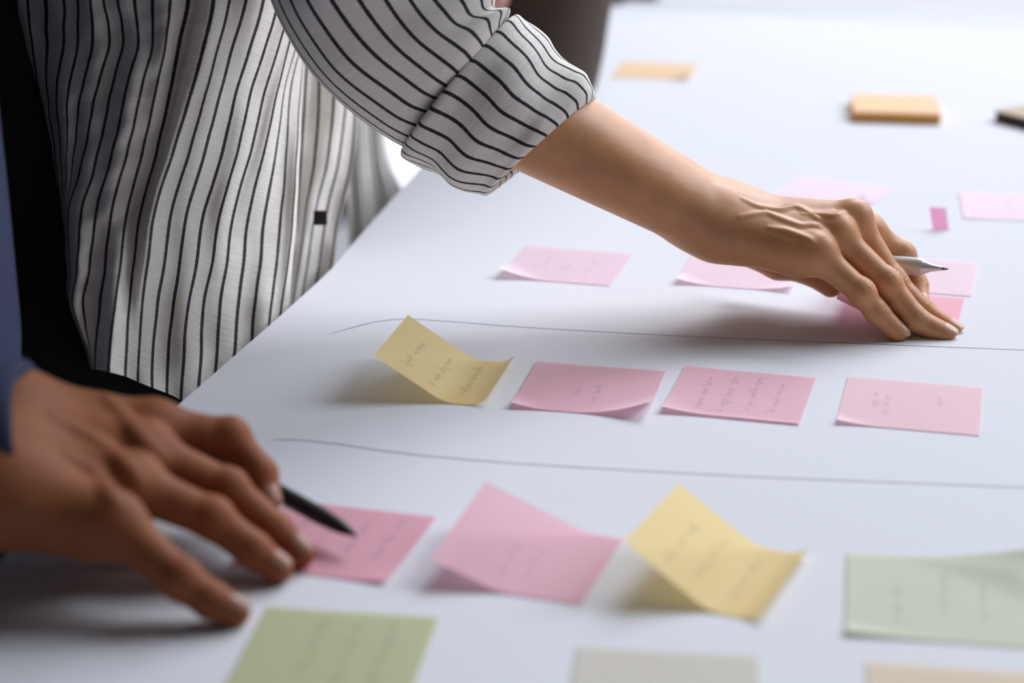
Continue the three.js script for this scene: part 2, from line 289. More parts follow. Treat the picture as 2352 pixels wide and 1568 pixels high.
note('pink sticky note in the nearest row, left half curling up beside the tilted yellow one', PINK, { x0: 0.0416, z0: -0.8382, phi: 3.4536, t0: 0.02, th: 0.352, L: 0.014, tw: 0.058, skew: 0.02, size: 0.0725 }, [INK, [[0.45, 0.4, 0.75], [0.6, 0.45, 0.8]], 0.22, 17]);
note('pink sticky note under the black pen tip and ring fingertip', lin(0.90, 0.47, 0.56), { cx: -0.0832, cz: -0.8709, a: -15.4, t0: 0.05, th: 0.0 , lifts: [[-1, -1, 1.2, 0.003]] }, [INK, [[0.2, 0.1, 0.8], [0.4, 0.2, 0.8], [0.6, 0.25, 0.8], [0.8, 0.2, 0.7]], 0.38, 18]);
note('green sticky note nearest the spread little finger', GREEN, { cx: -0.0744, cz: -0.7585, a: -7.5 }, ['#5f6b50', [[0.25, 0.1, 0.85], [0.45, 0.15, 0.85], [0.65, 0.1, 0.8]], 0.4, 19]);
note('pale green sticky note with its far right corner bent up', PALEGREEN, { cx: 0.1900, cz: -0.8094, a: -9.5, size: 0.083, lifts: [[-0.75, 1, 0.55, 0.006], [0.2, -1, 0.9, 0.02]] }, ['#5f6b50', [[0.3, 0.3, 0.7], [0.5, 0.2, 0.7], [0.75, 0.4, 0.8]], 0.34, 20]);
note('cream sticky note cut off by the near edge, beside the green ones', CREAM, { cx: 0.0615, cz: -0.7226, a: -5.9 }, null);
note('peach sticky note close to the near right corner of the paper', PEACH, { cx: 0.1795, cz: -0.7079, a: -8 }, null);
note('pink sticky note just behind the raised knuckles, paled by painted glare', lin(0.94, 0.78, 0.85), { cx: 0.245, cz: -1.501, a: -29, lifts: [[-1, -1, 1.2, 0.02]] }, null);  // haze and glare painted as a lighter pink
note('pink sticky note beside the small hot pink corner strip, glare painted into its colour', lin(0.93, 0.74, 0.82), { cx: 0.374, cz: -1.462, a: -9 }, [INK, [[0.3, 0.2, 0.8], [0.55, 0.2, 0.8]], 0.25, 21]);  // far glare mixed into the base colour
note('single orange sticky note lying alone far behind the rolled cuff', ORANGE, { cx: 0.141, cz: -1.965, a: -11, lifts: [[-1, -0.3, 0.55, 0.010], [0.2, -1, 0.8, 0.004]] }, null);
{ // curled note corner as a separate strip, its backlit shade put into the colour
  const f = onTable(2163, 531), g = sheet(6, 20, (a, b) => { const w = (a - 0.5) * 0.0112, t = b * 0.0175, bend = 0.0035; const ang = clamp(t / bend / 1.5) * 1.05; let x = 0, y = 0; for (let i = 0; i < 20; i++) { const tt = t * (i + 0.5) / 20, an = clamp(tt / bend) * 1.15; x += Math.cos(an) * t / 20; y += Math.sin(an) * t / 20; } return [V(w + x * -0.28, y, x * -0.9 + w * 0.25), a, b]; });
  const o = mesh('note_corner_strip', g, std(BACKLITPINK, 0.7, { transmission: 0.6, thickness: 0 }), scene); o.position.set(f.x, T + 0.001, f.z); tag(o, 'tiny hot pink strip for a curled note corner, backlight put into its colour, behind the reaching hand', 'note corner');
}
{ // pad of orange notes
  const pad = thing('sticky_note_pad', 'thick orange sticky note pad on the far right of the paper', 'note pad', V(0.342, T + 0.001, -1.777)); pad.rotation.y = -0.14;
  part('sheet_stack', box(SZ, 0.0085, SZ, 0, 0.00425, 0), std(lin(0.88, 0.43, 0.12), 0.8), pad);
  part('top_sheet', box(SZ - 0.001, 0.0004, SZ - 0.001, 0, 0.0087, 0), std(lin(0.95, 0.60, 0.34), 0.75), pad);
}
{ // kraft notebook at the right edge
  const e1 = V(0.55, 0, 0.835), e2 = V(0.835, 0, -0.55), o = onTable(2282, 279), c = o.clone().addScaledVector(e1, 0.075).addScaledVector(e2, 0.055);
  const nb = thing('notebook', 'beige notebook with dark edges at the far right of the table', 'notebook', V(c.x, T + 0.001, c.z)); nb.rotation.y = Math.atan2(-e2.z, e2.x);
  part('page_block', box(0.108, 0.0072, 0.148, 0, 0.0046, 0), std(lin(0.06, 0.045, 0.035), 0.8), nb);
  part('cover', boxes([0.11, 0.001, 0.15, 0, 0.0087, 0]), std(lin(0.52, 0.40, 0.30), 0.75), nb);
  part('back_cover', boxes([0.11, 0.001, 0.15, 0, 0.0005, 0]), std(lin(0.05, 0.04, 0.03), 0.75), nb);
}
{ // low dark box on the floor far behind the shirt
  const b = thing('storage_box', 'low dark storage box on the pale floor behind the shirt tail', 'box', V(-0.70, 0, -4.2));
  part('box_body', box(0.72, 0.11, 0.34, 0, 0.055, 0, 0.006), M.black, b);
  part('lid', box(0.74, 0.02, 0.36, 0, 0.12, 0, 0.006), M.black, b);
}

// ---------------------------------------------------------------- pens
function pen(name, label, tip, rear, profile, mats) {
  const L = rear.distanceTo(tip), g = thing(name, label, 'pen', tip.clone()); g.quaternion.setFromUnitVectors(V(0, 1, 0), rear.clone().sub(tip).normalize());
  for (const [nm, pts, mat] of profile(L)) part(nm, new THREE.LatheGeometry(pts.map(([r, y]) => new THREE.Vector2(r, y)), 32), mats[mat], g);
  return g;
}
pen('pen', 'silver white ballpoint pen held between index and middle finger of the reaching hand', A(2179, 618, 1.252), A(1690, 578, 1.305), (L) => [
  ['pen_point', [[0.0001, 0], [0.0004, 0.0004], [0.0011, 0.0042]], 'dark'],
  ['nose_cone', [[0.0011, 0.0041], [0.0013, 0.0045], [0.0024, 0.0105], [0.0042, 0.0148], [0.0052, 0.0165]], 'silver'],
  ['barrel', [[0.0052, 0.0163], [0.0056, 0.019], [0.0057, 0.035], [0.0056, L - 0.006], [0.004, L - 0.001], [0.0001, L]], 'white']],
  { dark: std(lin(0.04, 0.04, 0.045), 0.3), silver: std(lin(0.62, 0.63, 0.65), 0.3, { metalness: 0.35 }), white: std(lin(0.62, 0.63, 0.64), 0.3, { clearcoat: 0.5 }) });
pen('pen', 'slim black pen pointing at the pink note under the blurred near hand', A(822, 1231, 0.935), A(350, 972, 1.03), (L) => [
  ['pen_point', [[0.0001, 0], [0.0006, 0.001], [0.0016, 0.004]], 'dark'],
  ['barrel', [[0.0016, 0.004], [0.0034, 0.012], [0.0043, 0.025], [0.0043, L - 0.03]], 'dark'],
  ['cap_end', [[0.0044, L - 0.03], [0.0044, L - 0.002], [0.0001, L]], 'dark']],
  { dark: std(lin(0.012, 0.012, 0.012), 0.45) });

// ---------------------------------------------------------------- hands
const TOCAM = V(0, ST, CT), UPC = V(0, CT, -ST), RIGHT = V(1, 0, 0);
const mm = 0.001;
function rayHit(f, px, py, d0, d1) { let d = d0; for (let i = 0; i < 200 && d < d1; i++) { const p = A(px, py, d), v = f(p.x, p.y, p.z); if (v < 0.00005) return p; d += Math.max(v * 0.8, 0.0002); } return null; }
function nailGeo(c, e, n, half, len, bend) { // c centre on the surface, e along the finger, n outward
  const s = e.clone().cross(n).normalize();
  return sheet(12, 12, (a, b) => {
    let x = a * 2 - 1, y = b * 2 - 1; const k = Math.abs(x) > Math.abs(y) ? Math.abs(x) : Math.abs(y); const l = Math.pow(Math.pow(Math.abs(x), 3.2) + Math.pow(Math.abs(y), 3.2), 1 / 3.2) || 1; x *= k / l; y *= k / l;
    const edge = sstep(0.75, 1, k) * 0.0006;
    return [c.clone().addScaledVector(s, x * half).addScaledVector(e, y * len).addScaledVector(n, -bend * x * x - 0.0006 * y * y - edge), a, b];
  });
}
function skinColors(base, reds, tint) {
  return (x, y, z) => {
    let r = 0; for (const [p, rad, amt] of reds) { const d2 = ((x - p.x) ** 2 + (y - p.y) ** 2 + (z - p.z) ** 2) / (rad * rad); if (d2 < 9) r += amt * Math.exp(-d2); }
    const m = 1 + 0.16 * N3(x * 55, y * 55, z * 55) + 0.07 * N3(x * 160, y * 160, z * 160); r = Math.min(r, 1);
    return [base[0] * m * (1 + 0.05 * r), base[1] * m * (1 - 0.20 * r), base[2] * m * (1 - 0.22 * r)];
  };
}

// ---- the woman's right forearm and hand
function womanHand() {
  const ulna = cap(A(970, 165, 1.19), A(1630, 526, 1.237), 0.026, 0.0148), radius = cap(A(960, 110, 1.215), A(1664, 480, 1.262), 0.028, 0.0152), flexor = cap(A(1000, 150, 1.20), A(1570, 462, 1.238), 0.0335, 0.0180);
  const elbow = cap(A(880, 60, 1.185), A(980, 135, 1.20), 0.04, 0.032);
  const M5 = A(1872, 580, 1.222), M4 = A(1916, 540, 1.234), M3 = A(1956, 508, 1.248), M2 = A(1985, 533, 1.270);
  const palm = [cap(A(1664, 536, 1.238), M5, 0.0130, 0.0108), cap(A(1672, 526, 1.243), M4, 0.0155, 0.0115), cap(A(1680, 505, 1.254), M3, 0.0170, 0.0120), cap(A(1690, 497, 1.266), M2, 0.0165, 0.0118),
    cap(A(1725, 560, 1.236), A(1835, 592, 1.226), 0.0118, 0.0120), cap(A(1690, 520, 1.268), A(1790, 578, 1.275), 0.0155, 0.0125)];
  const body = [ulna, radius, flexor, elbow, cap(A(1600, 500, 1.246), A(1680, 520, 1.25), 0.0175, 0.0165)];
  const P = {
    little: [M5, A(1978, 671, 1.222), A(2014, 717, 1.226), A(2064, 764, 1.2285)], ring: [M4, A(2036, 650, 1.233), A(2102, 733, 1.2335), A(2172, 768, 1.2335)],
    middle: [M3, A(2048, 646, 1.250), A(2118, 715, 1.2475), A(2185, 757, 1.2445)], index: [M2, A(2070, 586, 1.277), A(2104, 655, 1.272), A(2112, 700, 1.262)],
    thumb: [A(1720, 560, 1.275), A(1790, 600, 1.272), A(1858, 617, 1.270), A(1908, 655, 1.266)],
  };
  const R = { little: [9.6, 7.6, 6.9, 5.6], ring: [10.4, 8.3, 7.5, 6.1], middle: [10.8, 8.5, 7.6, 6.1], index: [10.8, 8.2, 7.2, 6.2], thumb: [14, 11.2, 9.4, 7.6] };
  const dors = (e) => { const n = V(0, 0, 0).addScaledVector(TOCAM, 0.56).addScaledVector(RIGHT, 0.62).addScaledVector(UPC, 0.55); return n.addScaledVector(e, -n.dot(e)).normalize(); };
  const grooves = [], fingers = {};
  for (const k in P) {
    fingers[k] = chain(P[k], R[k].map((r) => r * mm));
    if (k === 'thumb') continue;
    const [, pip, dip, tip] = P[k], e1 = dip.clone().sub(P[k][1]).normalize(), e0 = pip.clone().sub(P[k][0]).normalize(), em = e0.clone().add(e1).normalize();
    fingers[k].push(cap(pip.clone().addScaledVector(dors(em), 1.6 * mm), pip.clone().addScaledVector(dors(em), 1.6 * mm), R[k][1] * mm * 0.92));   // knuckle swelling
    fingers[k].push(cap(dip.clone().lerp(tip, 0.55).addScaledVector(dors(em), -1.2 * mm), tip.clone().addScaledVector(dors(em), -0.9 * mm).addScaledVector(tip.clone().sub(dip).normalize(), -1.5 * mm), R[k][3] * mm * 0.95)); // pulp
    const ring = (c, e, r, off, dep, wid) => { const n = dors(e), s = e.clone().cross(n).normalize(), q = c.clone().addScaledVector(e, off); const pts = []; for (let i = -3; i <= 3; i++) { const an = i * 0.28; pts.push(q.clone().addScaledVector(n, Math.cos(an) * r * 1.1).addScaledVector(s, Math.sin(an) * r * 1.1).addScaledVector(e, off * 0.35 * (an * an))); } for (let i = 0; i < 6; i++) grooves.push([cap(pts[i], pts[i + 1], 0), dep, wid]); };
    for (const o of [-3.1, -1.0, 1.0, 3.1]) ring(pip, em, R[k][1] * mm + 1 * mm, o * mm, 0.00036, 0.0007);
    for (const o of [-1.2, 0.8]) ring(dip, e1, R[k][2] * mm, o * mm, 0.00028, 0.0006);
  }
  const up = V(0, 0, 0).addScaledVector(UPC, 0.82).addScaledVector(TOCAM, 0.5).addScaledVector(RIGHT, 0.2).normalize();
  const knob = [[M5, 9.4, 4.0], [M4, 10.0, 4.2], [M3, 10.6, 4.2], [M2, 10.4, 2.4]].map(([p, r, o]) => cap(p.clone().addScaledVector(up, o * mm).addScaledVector(RIGHT, 2 * mm), p.clone().addScaledVector(up, o * mm), (r - 1.6) * mm));
  const styloid = cap(A(1648, 476, 1.240), A(1664, 484, 1.240), 0.0086);
  const core = (x, y, z) => {
    let f = dcap(body[0], x, y, z); for (let i = 1; i < body.length; i++) f = smin(f, dcap(body[i], x, y, z), 0.016);
    let p = dcap(palm[0], x, y, z); for (let i = 1; i < palm.length; i++) p = smin(p, dcap(palm[i], x, y, z), 0.009);
    f = smin(f, p, 0.018); f = smin(f, dcap(styloid, x, y, z), 0.012);
    for (const k of knob) f = smin(f, dcap(k, x, y, z), 0.0045);
    return f;
  };
  const fold = (list, x, y, z) => { let f = dcap(list[0], x, y, z); for (let i = 1; i < list.length; i++) f = smin(f, dcap(list[i], x, y, z), 0.004); return f; };
  const plain = (x, y, z) => {
    let f = core(x, y, z), g = 1; for (const k of ['little', 'ring', 'middle', 'index']) g = Math.min(g, fold(fingers[k], x, y, z));
    f = smin(f, g, 0.0075); return smin(f, fold(fingers.thumb, x, y, z), 0.007);
  };
  const dense = (l, n) => { const t = l.map((_, i) => i), xs = l.map((q) => q[0]), ys = l.map((q) => q[1]), o = []; for (let i = 0; i <= n; i++) { const u = i / n * (l.length - 1); o.push([spline(t, xs, u), spline(t, ys, u)]); } return o; };
  const ridges = [];
  [[[1706, 456], [1746, 474], [1790, 480], [1826, 474], [1851, 484], [1878, 500]], [[1700, 496], [1754, 488], [1783, 497], [1812, 508], [1840, 517], [1872, 518], [1896, 530]], [[1846, 490], [1880, 492], [1915, 494], [1936, 487]], [[1768, 522], [1810, 530], [1850, 545], [1868, 556]]].forEach((l, n) => {
    const q = dense(l, 22).map(([x, y]) => rayHit(plain, x, y, 1.1, 1.4)).filter(Boolean), m = q.length - 1;
    for (let i = 0; i < m; i++) { const e = (j) => 0.0015 * Math.min(1, j / 6, (m - j) / 5 + 0.3) - 0.0004, sink = V(0, 0, 0).addScaledVector(up, -0.0008); ridges.push(cap(q[i].clone().add(sink), q[i + 1].clone().add(sink), e(i), e(i + 1))); }
  });
  const near = bounds(ridges.concat(grooves.map((g) => g[0])), 0.006);
  const full = (x, y, z) => {
    let f = plain(x, y, z);
    if (f < 0.004 && f > -0.004 && x > near.min.x && y < near.max.y && y > near.min.y) {
      let v = 1; for (const r of ridges) v = Math.min(v, dcap(r, x, y, z)); f = smin(f, v, 0.004);
      for (const [g, dep, w] of grooves) { const d = dcap(g, x, y, z) / w; if (d < 3.5) f += dep * Math.exp(-d * d); }
    }
    return f;
  };
  const reds = [[P.little[1], 0.011, 0.55], [P.ring[1], 0.011, 0.55], [P.middle[1], 0.011, 0.5], [M5, 0.014, 0.35], [M4, 0.014, 0.4], [M3, 0.014, 0.45], ...['little', 'ring', 'middle', 'index', 'thumb'].map((k) => [P[k][3], 0.011, 0.7]), [A(1800, 610, 1.26), 0.02, 0.6], [A(1440, 380, 1.22), 0.03, 0.3]];
  const nails = [];
  for (const [k, h, l, at] of [['little', 4.5, 6.3, 0.95], ['ring', 5.1, 7.2, 0.94], ['middle', 5.2, 7.2, 0.94], ['index', 5, 6.5, 0.85]]) {
    const [, , dip, tip] = P[k], e = tip.clone().sub(dip).normalize(), n = dors(e), r = lerp(R[k][2], R[k][3], at) * mm; nails.push(nailGeo(dip.clone().lerp(tip, at).addScaledVector(n, r + 0.0006), e, n, h * mm, l * mm, 1.9 * mm));
  }
  const all = [...body, ...palm, ...Object.values(fingers).flat()];
  return { full, box: bounds(all, 0.006), reds, nails, P };
}

// ---- the man's right hand
function manHand() {
  const W = [A(-20, 960, 0.915), A(-25, 1040, 0.90), A(-25, 1110, 0.885)], E = [A(-620, 640, 0.88), A(-620, 760, 0.85)];
  const M2 = A(352, 985, 0.945), M3 = A(330, 1040, 0.925), M4 = A(300, 1112, 0.905), M5 = A(262, 1200, 0.880);
  const body = [cap(E[0], W[0], 0.024, 0.019), cap(E[1], W[2], 0.024, 0.020), cap(W[0], W[2], 0.021)];
  const palm = [cap(A(50, 950, 0.928), M2, 0.0165, 0.0128), cap(A(40, 1005, 0.915), M3, 0.0175, 0.0132), cap(A(30, 1070, 0.900), M4, 0.018, 0.0128), cap(A(20, 1130, 0.885), M5, 0.019, 0.0125), cap(A(10, 1140, 0.89), A(215, 1215, 0.885), 0.0175, 0.0145), cap(A(80, 990, 0.94), A(300, 1070, 0.955), 0.020, 0.015)];
  const P = {
    index: [M2, A(528, 1006, 0.95), A(598, 1088, 0.945), A(614, 1150, 0.94)], middle: [M3, A(522, 1124, 0.928), A(630, 1216, 0.928), A(690, 1270, 0.926)],
    ring: [M4, A(486, 1190, 0.908), A(580, 1262, 0.911), A(640, 1305, 0.9115)], little: [M5, A(416, 1333, 0.872), A(484, 1378, 0.872), A(540, 1404, 0.8725)],
    thumb: [A(120, 1010, 0.945), A(330, 1060, 0.962), A(450, 1095, 0.962), A(550, 1125, 0.955)],
  };
  const R = { index: [11.5, 9.0, 7.8, 6.8], middle: [11.5, 9.2, 8.0, 6.8], ring: [11.2, 9.0, 7.9, 6.7], little: [11, 8.6, 7.8, 6.8], thumb: [15, 12, 10, 8] };
  const dors = (e) => { const n = V(0, 0, 0).addScaledVector(TOCAM, 0.55).addScaledVector(RIGHT, 0.5).addScaledVector(UPC, 0.66); return n.addScaledVector(e, -n.dot(e)).normalize(); };
  const fingers = {};
  for (const k in P) { fingers[k] = chain(P[k], R[k].map((r) => r * mm)); if (k !== 'thumb') { const e = P[k][2].clone().sub(P[k][0]).normalize(), q = P[k][1].clone().addScaledVector(dors(e), 1.8 * mm); fingers[k].push(cap(q, q, R[k][1] * mm * 0.92)); } }
  const up = V(0, 0, 0).addScaledVector(UPC, 0.8).addScaledVector(TOCAM, 0.6).normalize();
  const knob = [[M2, 2.4], [M3, 2.6], [M4, 1.6], [M5, 0.6]].map(([p, o]) => { const q = p.clone().addScaledVector(up, o * mm); return cap(q, q, 0.0108); });
  const plain = (x, y, z) => {
    let f = dcap(body[0], x, y, z); for (let i = 1; i < body.length; i++) f = smin(f, dcap(body[i], x, y, z), 0.02);
    let p = dcap(palm[0], x, y, z); for (let i = 1; i < palm.length; i++) p = smin(p, dcap(palm[i], x, y, z), 0.009);
    f = smin(f, p, 0.02); for (const k of knob) f = smin(f, dcap(k, x, y, z), 0.006);
    let g = 1; for (const k of ['index', 'middle', 'ring', 'little']) { const l = fingers[k]; let h = dcap(l[0], x, y, z); for (let i = 1; i < l.length; i++) h = smin(h, dcap(l[i], x, y, z), 0.004); g = Math.min(g, h); }
    f = smin(f, g, 0.008); let h = dcap(fingers.thumb[0], x, y, z); for (let i = 1; i < 3; i++) h = smin(h, dcap(fingers.thumb[i], x, y, z), 0.004);
    return smin(f, h, 0.008);
  };
  const tendons = [];
  for (const l of [[[238, 905], [290, 965], [330, 1010], [372, 1046]], [[120, 955], [200, 1000], [270, 1050], [318, 1100]], [[150, 1040], [220, 1090], [262, 1150]]]) {
    const q = []; for (let i = 0; i <= 16; i++) { const u = i / 16 * (l.length - 1), t = l.map((_, n) => n); const h = rayHit(plain, spline(t, l.map((p) => p[0]), u), spline(t, l.map((p) => p[1]), u), 0.7, 1.1); if (h) q.push(h.addScaledVector(up, -0.0016)); }
    for (let i = 0; i + 1 < q.length; i++) { const e = (j) => 0.0020 * Math.min(1, j / 6 + 0.1, (q.length - 1 - j) / 4 + 0.3); tendons.push(cap(q[i], q[i + 1], e(i), e(i + 1))); }
  }
  const full = (x, y, z) => { let f = plain(x, y, z); if (f < 0.008 && f > -0.008) { let v = 1; for (const t of tendons) v = Math.min(v, dcap(t, x, y, z)); f = smin(f, v, 0.006); } return f; };
  const reds = [...['index', 'middle', 'ring', 'little'].map((k) => [P[k][3], 0.013, 0.8]), ...['index', 'middle', 'ring', 'little'].map((k) => [P[k][1], 0.013, 0.5]), [M2, 0.016, 0.5], [M3, 0.016, 0.5]];
  const nails = [];
  for (const k of ['middle', 'ring', 'little', 'index']) { const [, , dip, tip] = P[k], e = tip.clone().sub(dip).normalize(), n = dors(e), r = lerp(R[k][2], R[k][3], 0.8) * mm; nails.push(nailGeo(dip.clone().lerp(tip, 0.82).addScaledVector(n, r + 0.0003), e, n, 5.4 * mm, 6.6 * mm, 2.2 * mm)); }
  return { full, box: bounds([...body, ...palm, ...Object.values(fingers).flat()], 0.008), reds, nails };
}

// ---------------------------------------------------------------- a head and neck (out of the frame, above the torso)
function headParts(neck, dirFace, r = 0.082) {
  const up = V(0, 1, 0), f = dirFace.clone().normalize(), s = f.clone().cross(up).normalize(), c = neck.clone().addScaledVector(up, 0.145).addScaledVector(f, 0.045);
  const at = (a, b, d) => c.clone().addScaledVector(s, a).addScaledVector(up, b).addScaledVector(f, d);
  const skull = [cap(at(0, 0.03, -0.02), at(0, 0.035, 0.01), r), cap(at(0, -0.04, 0.03), at(0, -0.065, 0.06), 0.052, 0.03), cap(neck.clone().addScaledVector(up, -0.06), at(0, -0.05, -0.02), 0.052, 0.05)];
  const face = [cap(at(0, 0.02, 0.085), at(0, -0.02, 0.105), 0.008, 0.012), cap(at(-0.018, -0.05, 0.082), at(0.018, -0.05, 0.082), 0.008), cap(at(-0.076, 0.0, 0), at(-0.08, 0.02, -0.01), 0.014), cap(at(0.076, 0.0, 0), at(0.08, 0.02, -0.01), 0.014)];
  const sockets = [at(-0.031, 0.018, 0.098), at(0.031, 0.018, 0.098)];
  const fn = (x, y, z) => { let v = dcap(skull[0], x, y, z); v = smin(v, dcap(skull[1], x, y, z), 0.03); v = smin(v, dcap(skull[2], x, y, z), 0.03); for (const k of face) v = smin(v, dcap(k, x, y, z), 0.01); for (const q of sockets) { const d = Math.hypot(x - q.x, y - q.y, z - q.z) - 0.016; v = -smin(-v, d, 0.01); } return v; };
  const hairCaps = [cap(at(0, 0.045, -0.03), at(0, 0.055, 0.0), r + 0.008), cap(at(0, -0.02, -0.055), at(0, -0.06, -0.06), 0.068, 0.05)];
  const hair = (x, y, z) => { let v = union(hairCaps, 0.03)(x, y, z); const fd = (x - c.x) * f.x + (y - c.y) * f.y + (z - c.z) * f.z, ud = y - c.y; return Math.max(v, fd - 0.035 - Math.max(0, ud - 0.055) * 1.6); };
  const eyes = [at(-0.031, 0.016, 0.074), at(0.031, 0.016, 0.074)];
  return { fn, box: bounds([...skull, ...face], 0.01), hair, hairBox: bounds(hairCaps, 0.02), eyes, f };
}
function addHead(g, body, h, skinBase) {
  part('hair', surfaceNets(h.hair, h.hairBox.min, h.hairBox.max, 0.009), M.hair, g);
  for (const e of h.eyes) { const q = new THREE.SphereGeometry(0.012, 16, 12); q.translate(e.x, e.y, e.z); part('eye', q, std(lin(0.12, 0.09, 0.08), 0.2), body); }
}

// ---------------------------------------------------------------- the woman in the striped shirt
const SH = 9.6; // texture rows per metre
{
  const g = thing('person', 'person in a striped shirt with rolled sleeve, reaching over notes with a silver pen', 'person', V(0, 0, 0));
  const H = womanHand(), skin = [0.62, 0.305, 0.138], col = skinColors(skin, H.reds);
  const neck = V(0.0, T + 0.52, -1.30), head = headParts(neck, V(0.9, -0.35, 0.2));
  const torso = [cap(V(-0.37, T + 0.16, -1.36), V(-0.13, T + 0.43, -1.33), 0.11, 0.10), cap(V(-0.13, T + 0.43, -1.33), V(0.0, T + 0.5, -1.31), 0.09, 0.05)];
  const bodyGeo = mergeGeometries([
    surfaceNets(H.full, H.box.min, H.box.max, 0.00155, col),
    surfaceNets(union(torso, 0.05), bounds(torso, 0.03).min, bounds(torso, 0.03).max, 0.014, () => skin),
    surfaceNets(head.fn, head.box.min, head.box.max, 0.006, () => skin)]);
  const body = part('body', bodyGeo, M.skin, g);
  for (const n of H.nails) part('fingernail', n, M.nail, body);
  addHead(g, body, head, skin);

  // shirt: right side panel. Each stripe k runs down through these places
  const ys = [-260, 0, 100, 200, 350, 500, 600, 700, 833, 960];
  const ks = [-7, -6, -5, -3, -1, 0, 1, 2, 3, 4, 5, 6, 7, 8, 9, 10, 11, 12, 13, 14, 15, 15.6];
  const table = [
    [50, 58, 75, 138, 200, 240, 276, 312, 350, 394, 440, 494, 540, 580, 622, 660, 690, 712, 728, 738, 746, 750],
    [30, 40, 65, 146, 206, 238, 272, 310, 350, 391, 432, 490, 527, 565, 605, 640, 668, 690, 706, 716, 722, 724],
    [45, 52, 72, 146, 214, 252, 282, 316, 350, 381, 411, 469, 503, 537, 578, 612, 642, 664, 682, 694, 702, 704],
    [64, 70, 88, 130, 188, 222, 256, 290, 325, 360, 393, 442, 476, 510, 546, 580, 612, 640, 655, 668, 690, 694],
    [102, 106, 114, 138, 170, 194, 226, 258, 292, 327, 359, 396, 434, 470, 510, 545, 576, 606, 634, 658, 682, 690],
    [136, 138, 142, 148, 152, 156, 185, 218, 253, 289, 320, 352, 391, 427, 466, 503, 534, 570, 607, 645, 672, 681],
    [148, 149, 150, 152, 155, 160, 178, 207, 242, 277, 308, 340, 378, 413, 452, 488, 522, 560, 598, 636, 662, 672],
    [157, 158, 159, 160, 161, 162, 168, 192, 230, 264, 297, 327, 362, 398, 432, 467, 505, 547, 585, 624, 647, 664],
    [203, 204, 205, 206, 207, 208, 209, 211, 217, 250, 289, 318, 350, 385, 421, 461, 496, 536, 574, 610, 634, 650],
    [222, 223, 224, 226, 228, 229, 230, 231, 234, 258, 290, 318, 350, 384, 414, 450, 488, 526, 562, 596, 620, 636]];
  const xAt = (k, y) => spline(ys, table.map((row) => spline(ks, row, k)), y);
  const hem = (k) => spline([-7, 0, 2, 3.5, 5, 7, 9, 11, 16], [846, 850, 848, 850, 864, 890, 918, 965, 1010], k);
  const depthAt = (k, y) => {
    let d = k >= 4 ? 1.128 + (k - 4) * 0.0165 : 1.128 + 0.17 * (1 - Math.sqrt(Math.max(0, 1 - ((4 - k) / 11.2) ** 2)));
    d += 0.016 * (1 - sstep(5.15, 5.75, k)) * sstep(-5, 4.8, k) * (1 - sstep(420, 800, y));                                 // overlapping fold
    d -= 0.006 * Math.exp(-(((k - 6.0) / 0.5) ** 2)) * (1 - sstep(450, 750, y));
    d += 0.007 * Math.exp(-(((k - (11.6 - (y - 100) / 500)) / 0.55) ** 2)) * sstep(-100, 60, y) * (1 - sstep(420, 620, y));    // narrow fold near the sleeve
    d += 0.006 * Math.exp(-(((k - (4.6 + (y - 500) / 900)) / 0.6) ** 2)) * sstep(420, 560, y);
    d += 0.0035 * Math.sin(k * 1.35 + y * 0.006) + 0.0022 * Math.sin(k * 2.6 - y * 0.009 + 1) + 0.003 * N3(k * 0.7, y * 0.008, 4) + 0.0035 * N3(k * 0.35, y * 0.02 + k * 0.3, 9) * (1 - sstep(3, 6, k));
    d -= 0.006 * Math.exp(-(((k - 15.1) / 0.5) ** 2)) * sstep(150, 300, y);
    return d;
  };
  const wob = (k, y) => 2.0 * N3(k * 0.4, y * 0.012, 2) + 3.2 * N3(k * 0.25, y * 0.018 + k * 0.1, 6) * (1 - sstep(2, 6, k));
  const side = sheet(230, 130, (a, b) => {
    const k = lerp(-7, 15.6, a), y = lerp(-260, hem(k), b);
    return [A(xAt(k, y) + wob(k, y), y, depthAt(k, y)), (k + 0.5) / 4, b * 8];
  });
  // the edge turns back, then the other front panel with the button
  const turnEdge = sheet(8, 90, (a, b) => { const y = lerp(-260, 1010, b), x = xAt(15.6, y) + wob(15.6, y); return [A(x + 5 * Math.sin(a * Math.PI) - 40 * a, y, depthAt(15.6, y) + 0.006 * Math.sin(a * Math.PI / 2) + 0.05 * a), (16.1 + a * 2) / 4, b * 8]; });
  const ys2 = [-100, 150, 374, 470, 540, 610, 700, 800], ks2 = [-2, 0, 1, 2, 3, 4, 4.4];
  const t2 = [[650, 725, 750, 785, 815, 840, 850], [640, 705, 735, 772, 800, 822, 832], [630, 690, 722, 751, 777, 805, 812], [620, 684, 704, 728, 753, 785, 790], [612, 676, 696, 715, 743, 768, 774], [600, 668, 686, 706, 733, 760, 767], [590, 655, 672, 692, 716, 745, 752], [580, 640, 660, 680, 700, 735, 742]];
  const front = sheet(70, 90, (a, b) => {
    const k = lerp(-2, 4.4, a), y = lerp(-100, 800, b), x = spline(ys2, t2.map((r) => spline(ks2, r, k)), y);
    return [A(x + 1.5 * N3(k, y * 0.01, 3), y, 1.37 + 0.009 * k + 0.007 * Math.sin(k * 1.7 + y * 0.004) + 0.004 * N3(k * 0.9, y * 0.01, 7)), (k + 0.5) / 4, b * 6];
  });
  const ys3 = [-100, 200, 374, 450, 557, 700], ks3 = [-1, 0, 1, 2, 3, 4, 5, 6, 7];
  const t3 = [[745, 780, 800, 815, 830, 840, 850, 860, 868], [755, 790, 808, 824, 838, 850, 860, 868, 874], [775, 800, 816, 832, 848, 862, 874, 884, 895], [795, 806, 822, 840, 858, 876, 894, 912, 932], [800, 812, 832, 852, 874, 896, 918, 945, 975], [806, 824, 846, 870, 895, 920, 950, 985, 1020]];
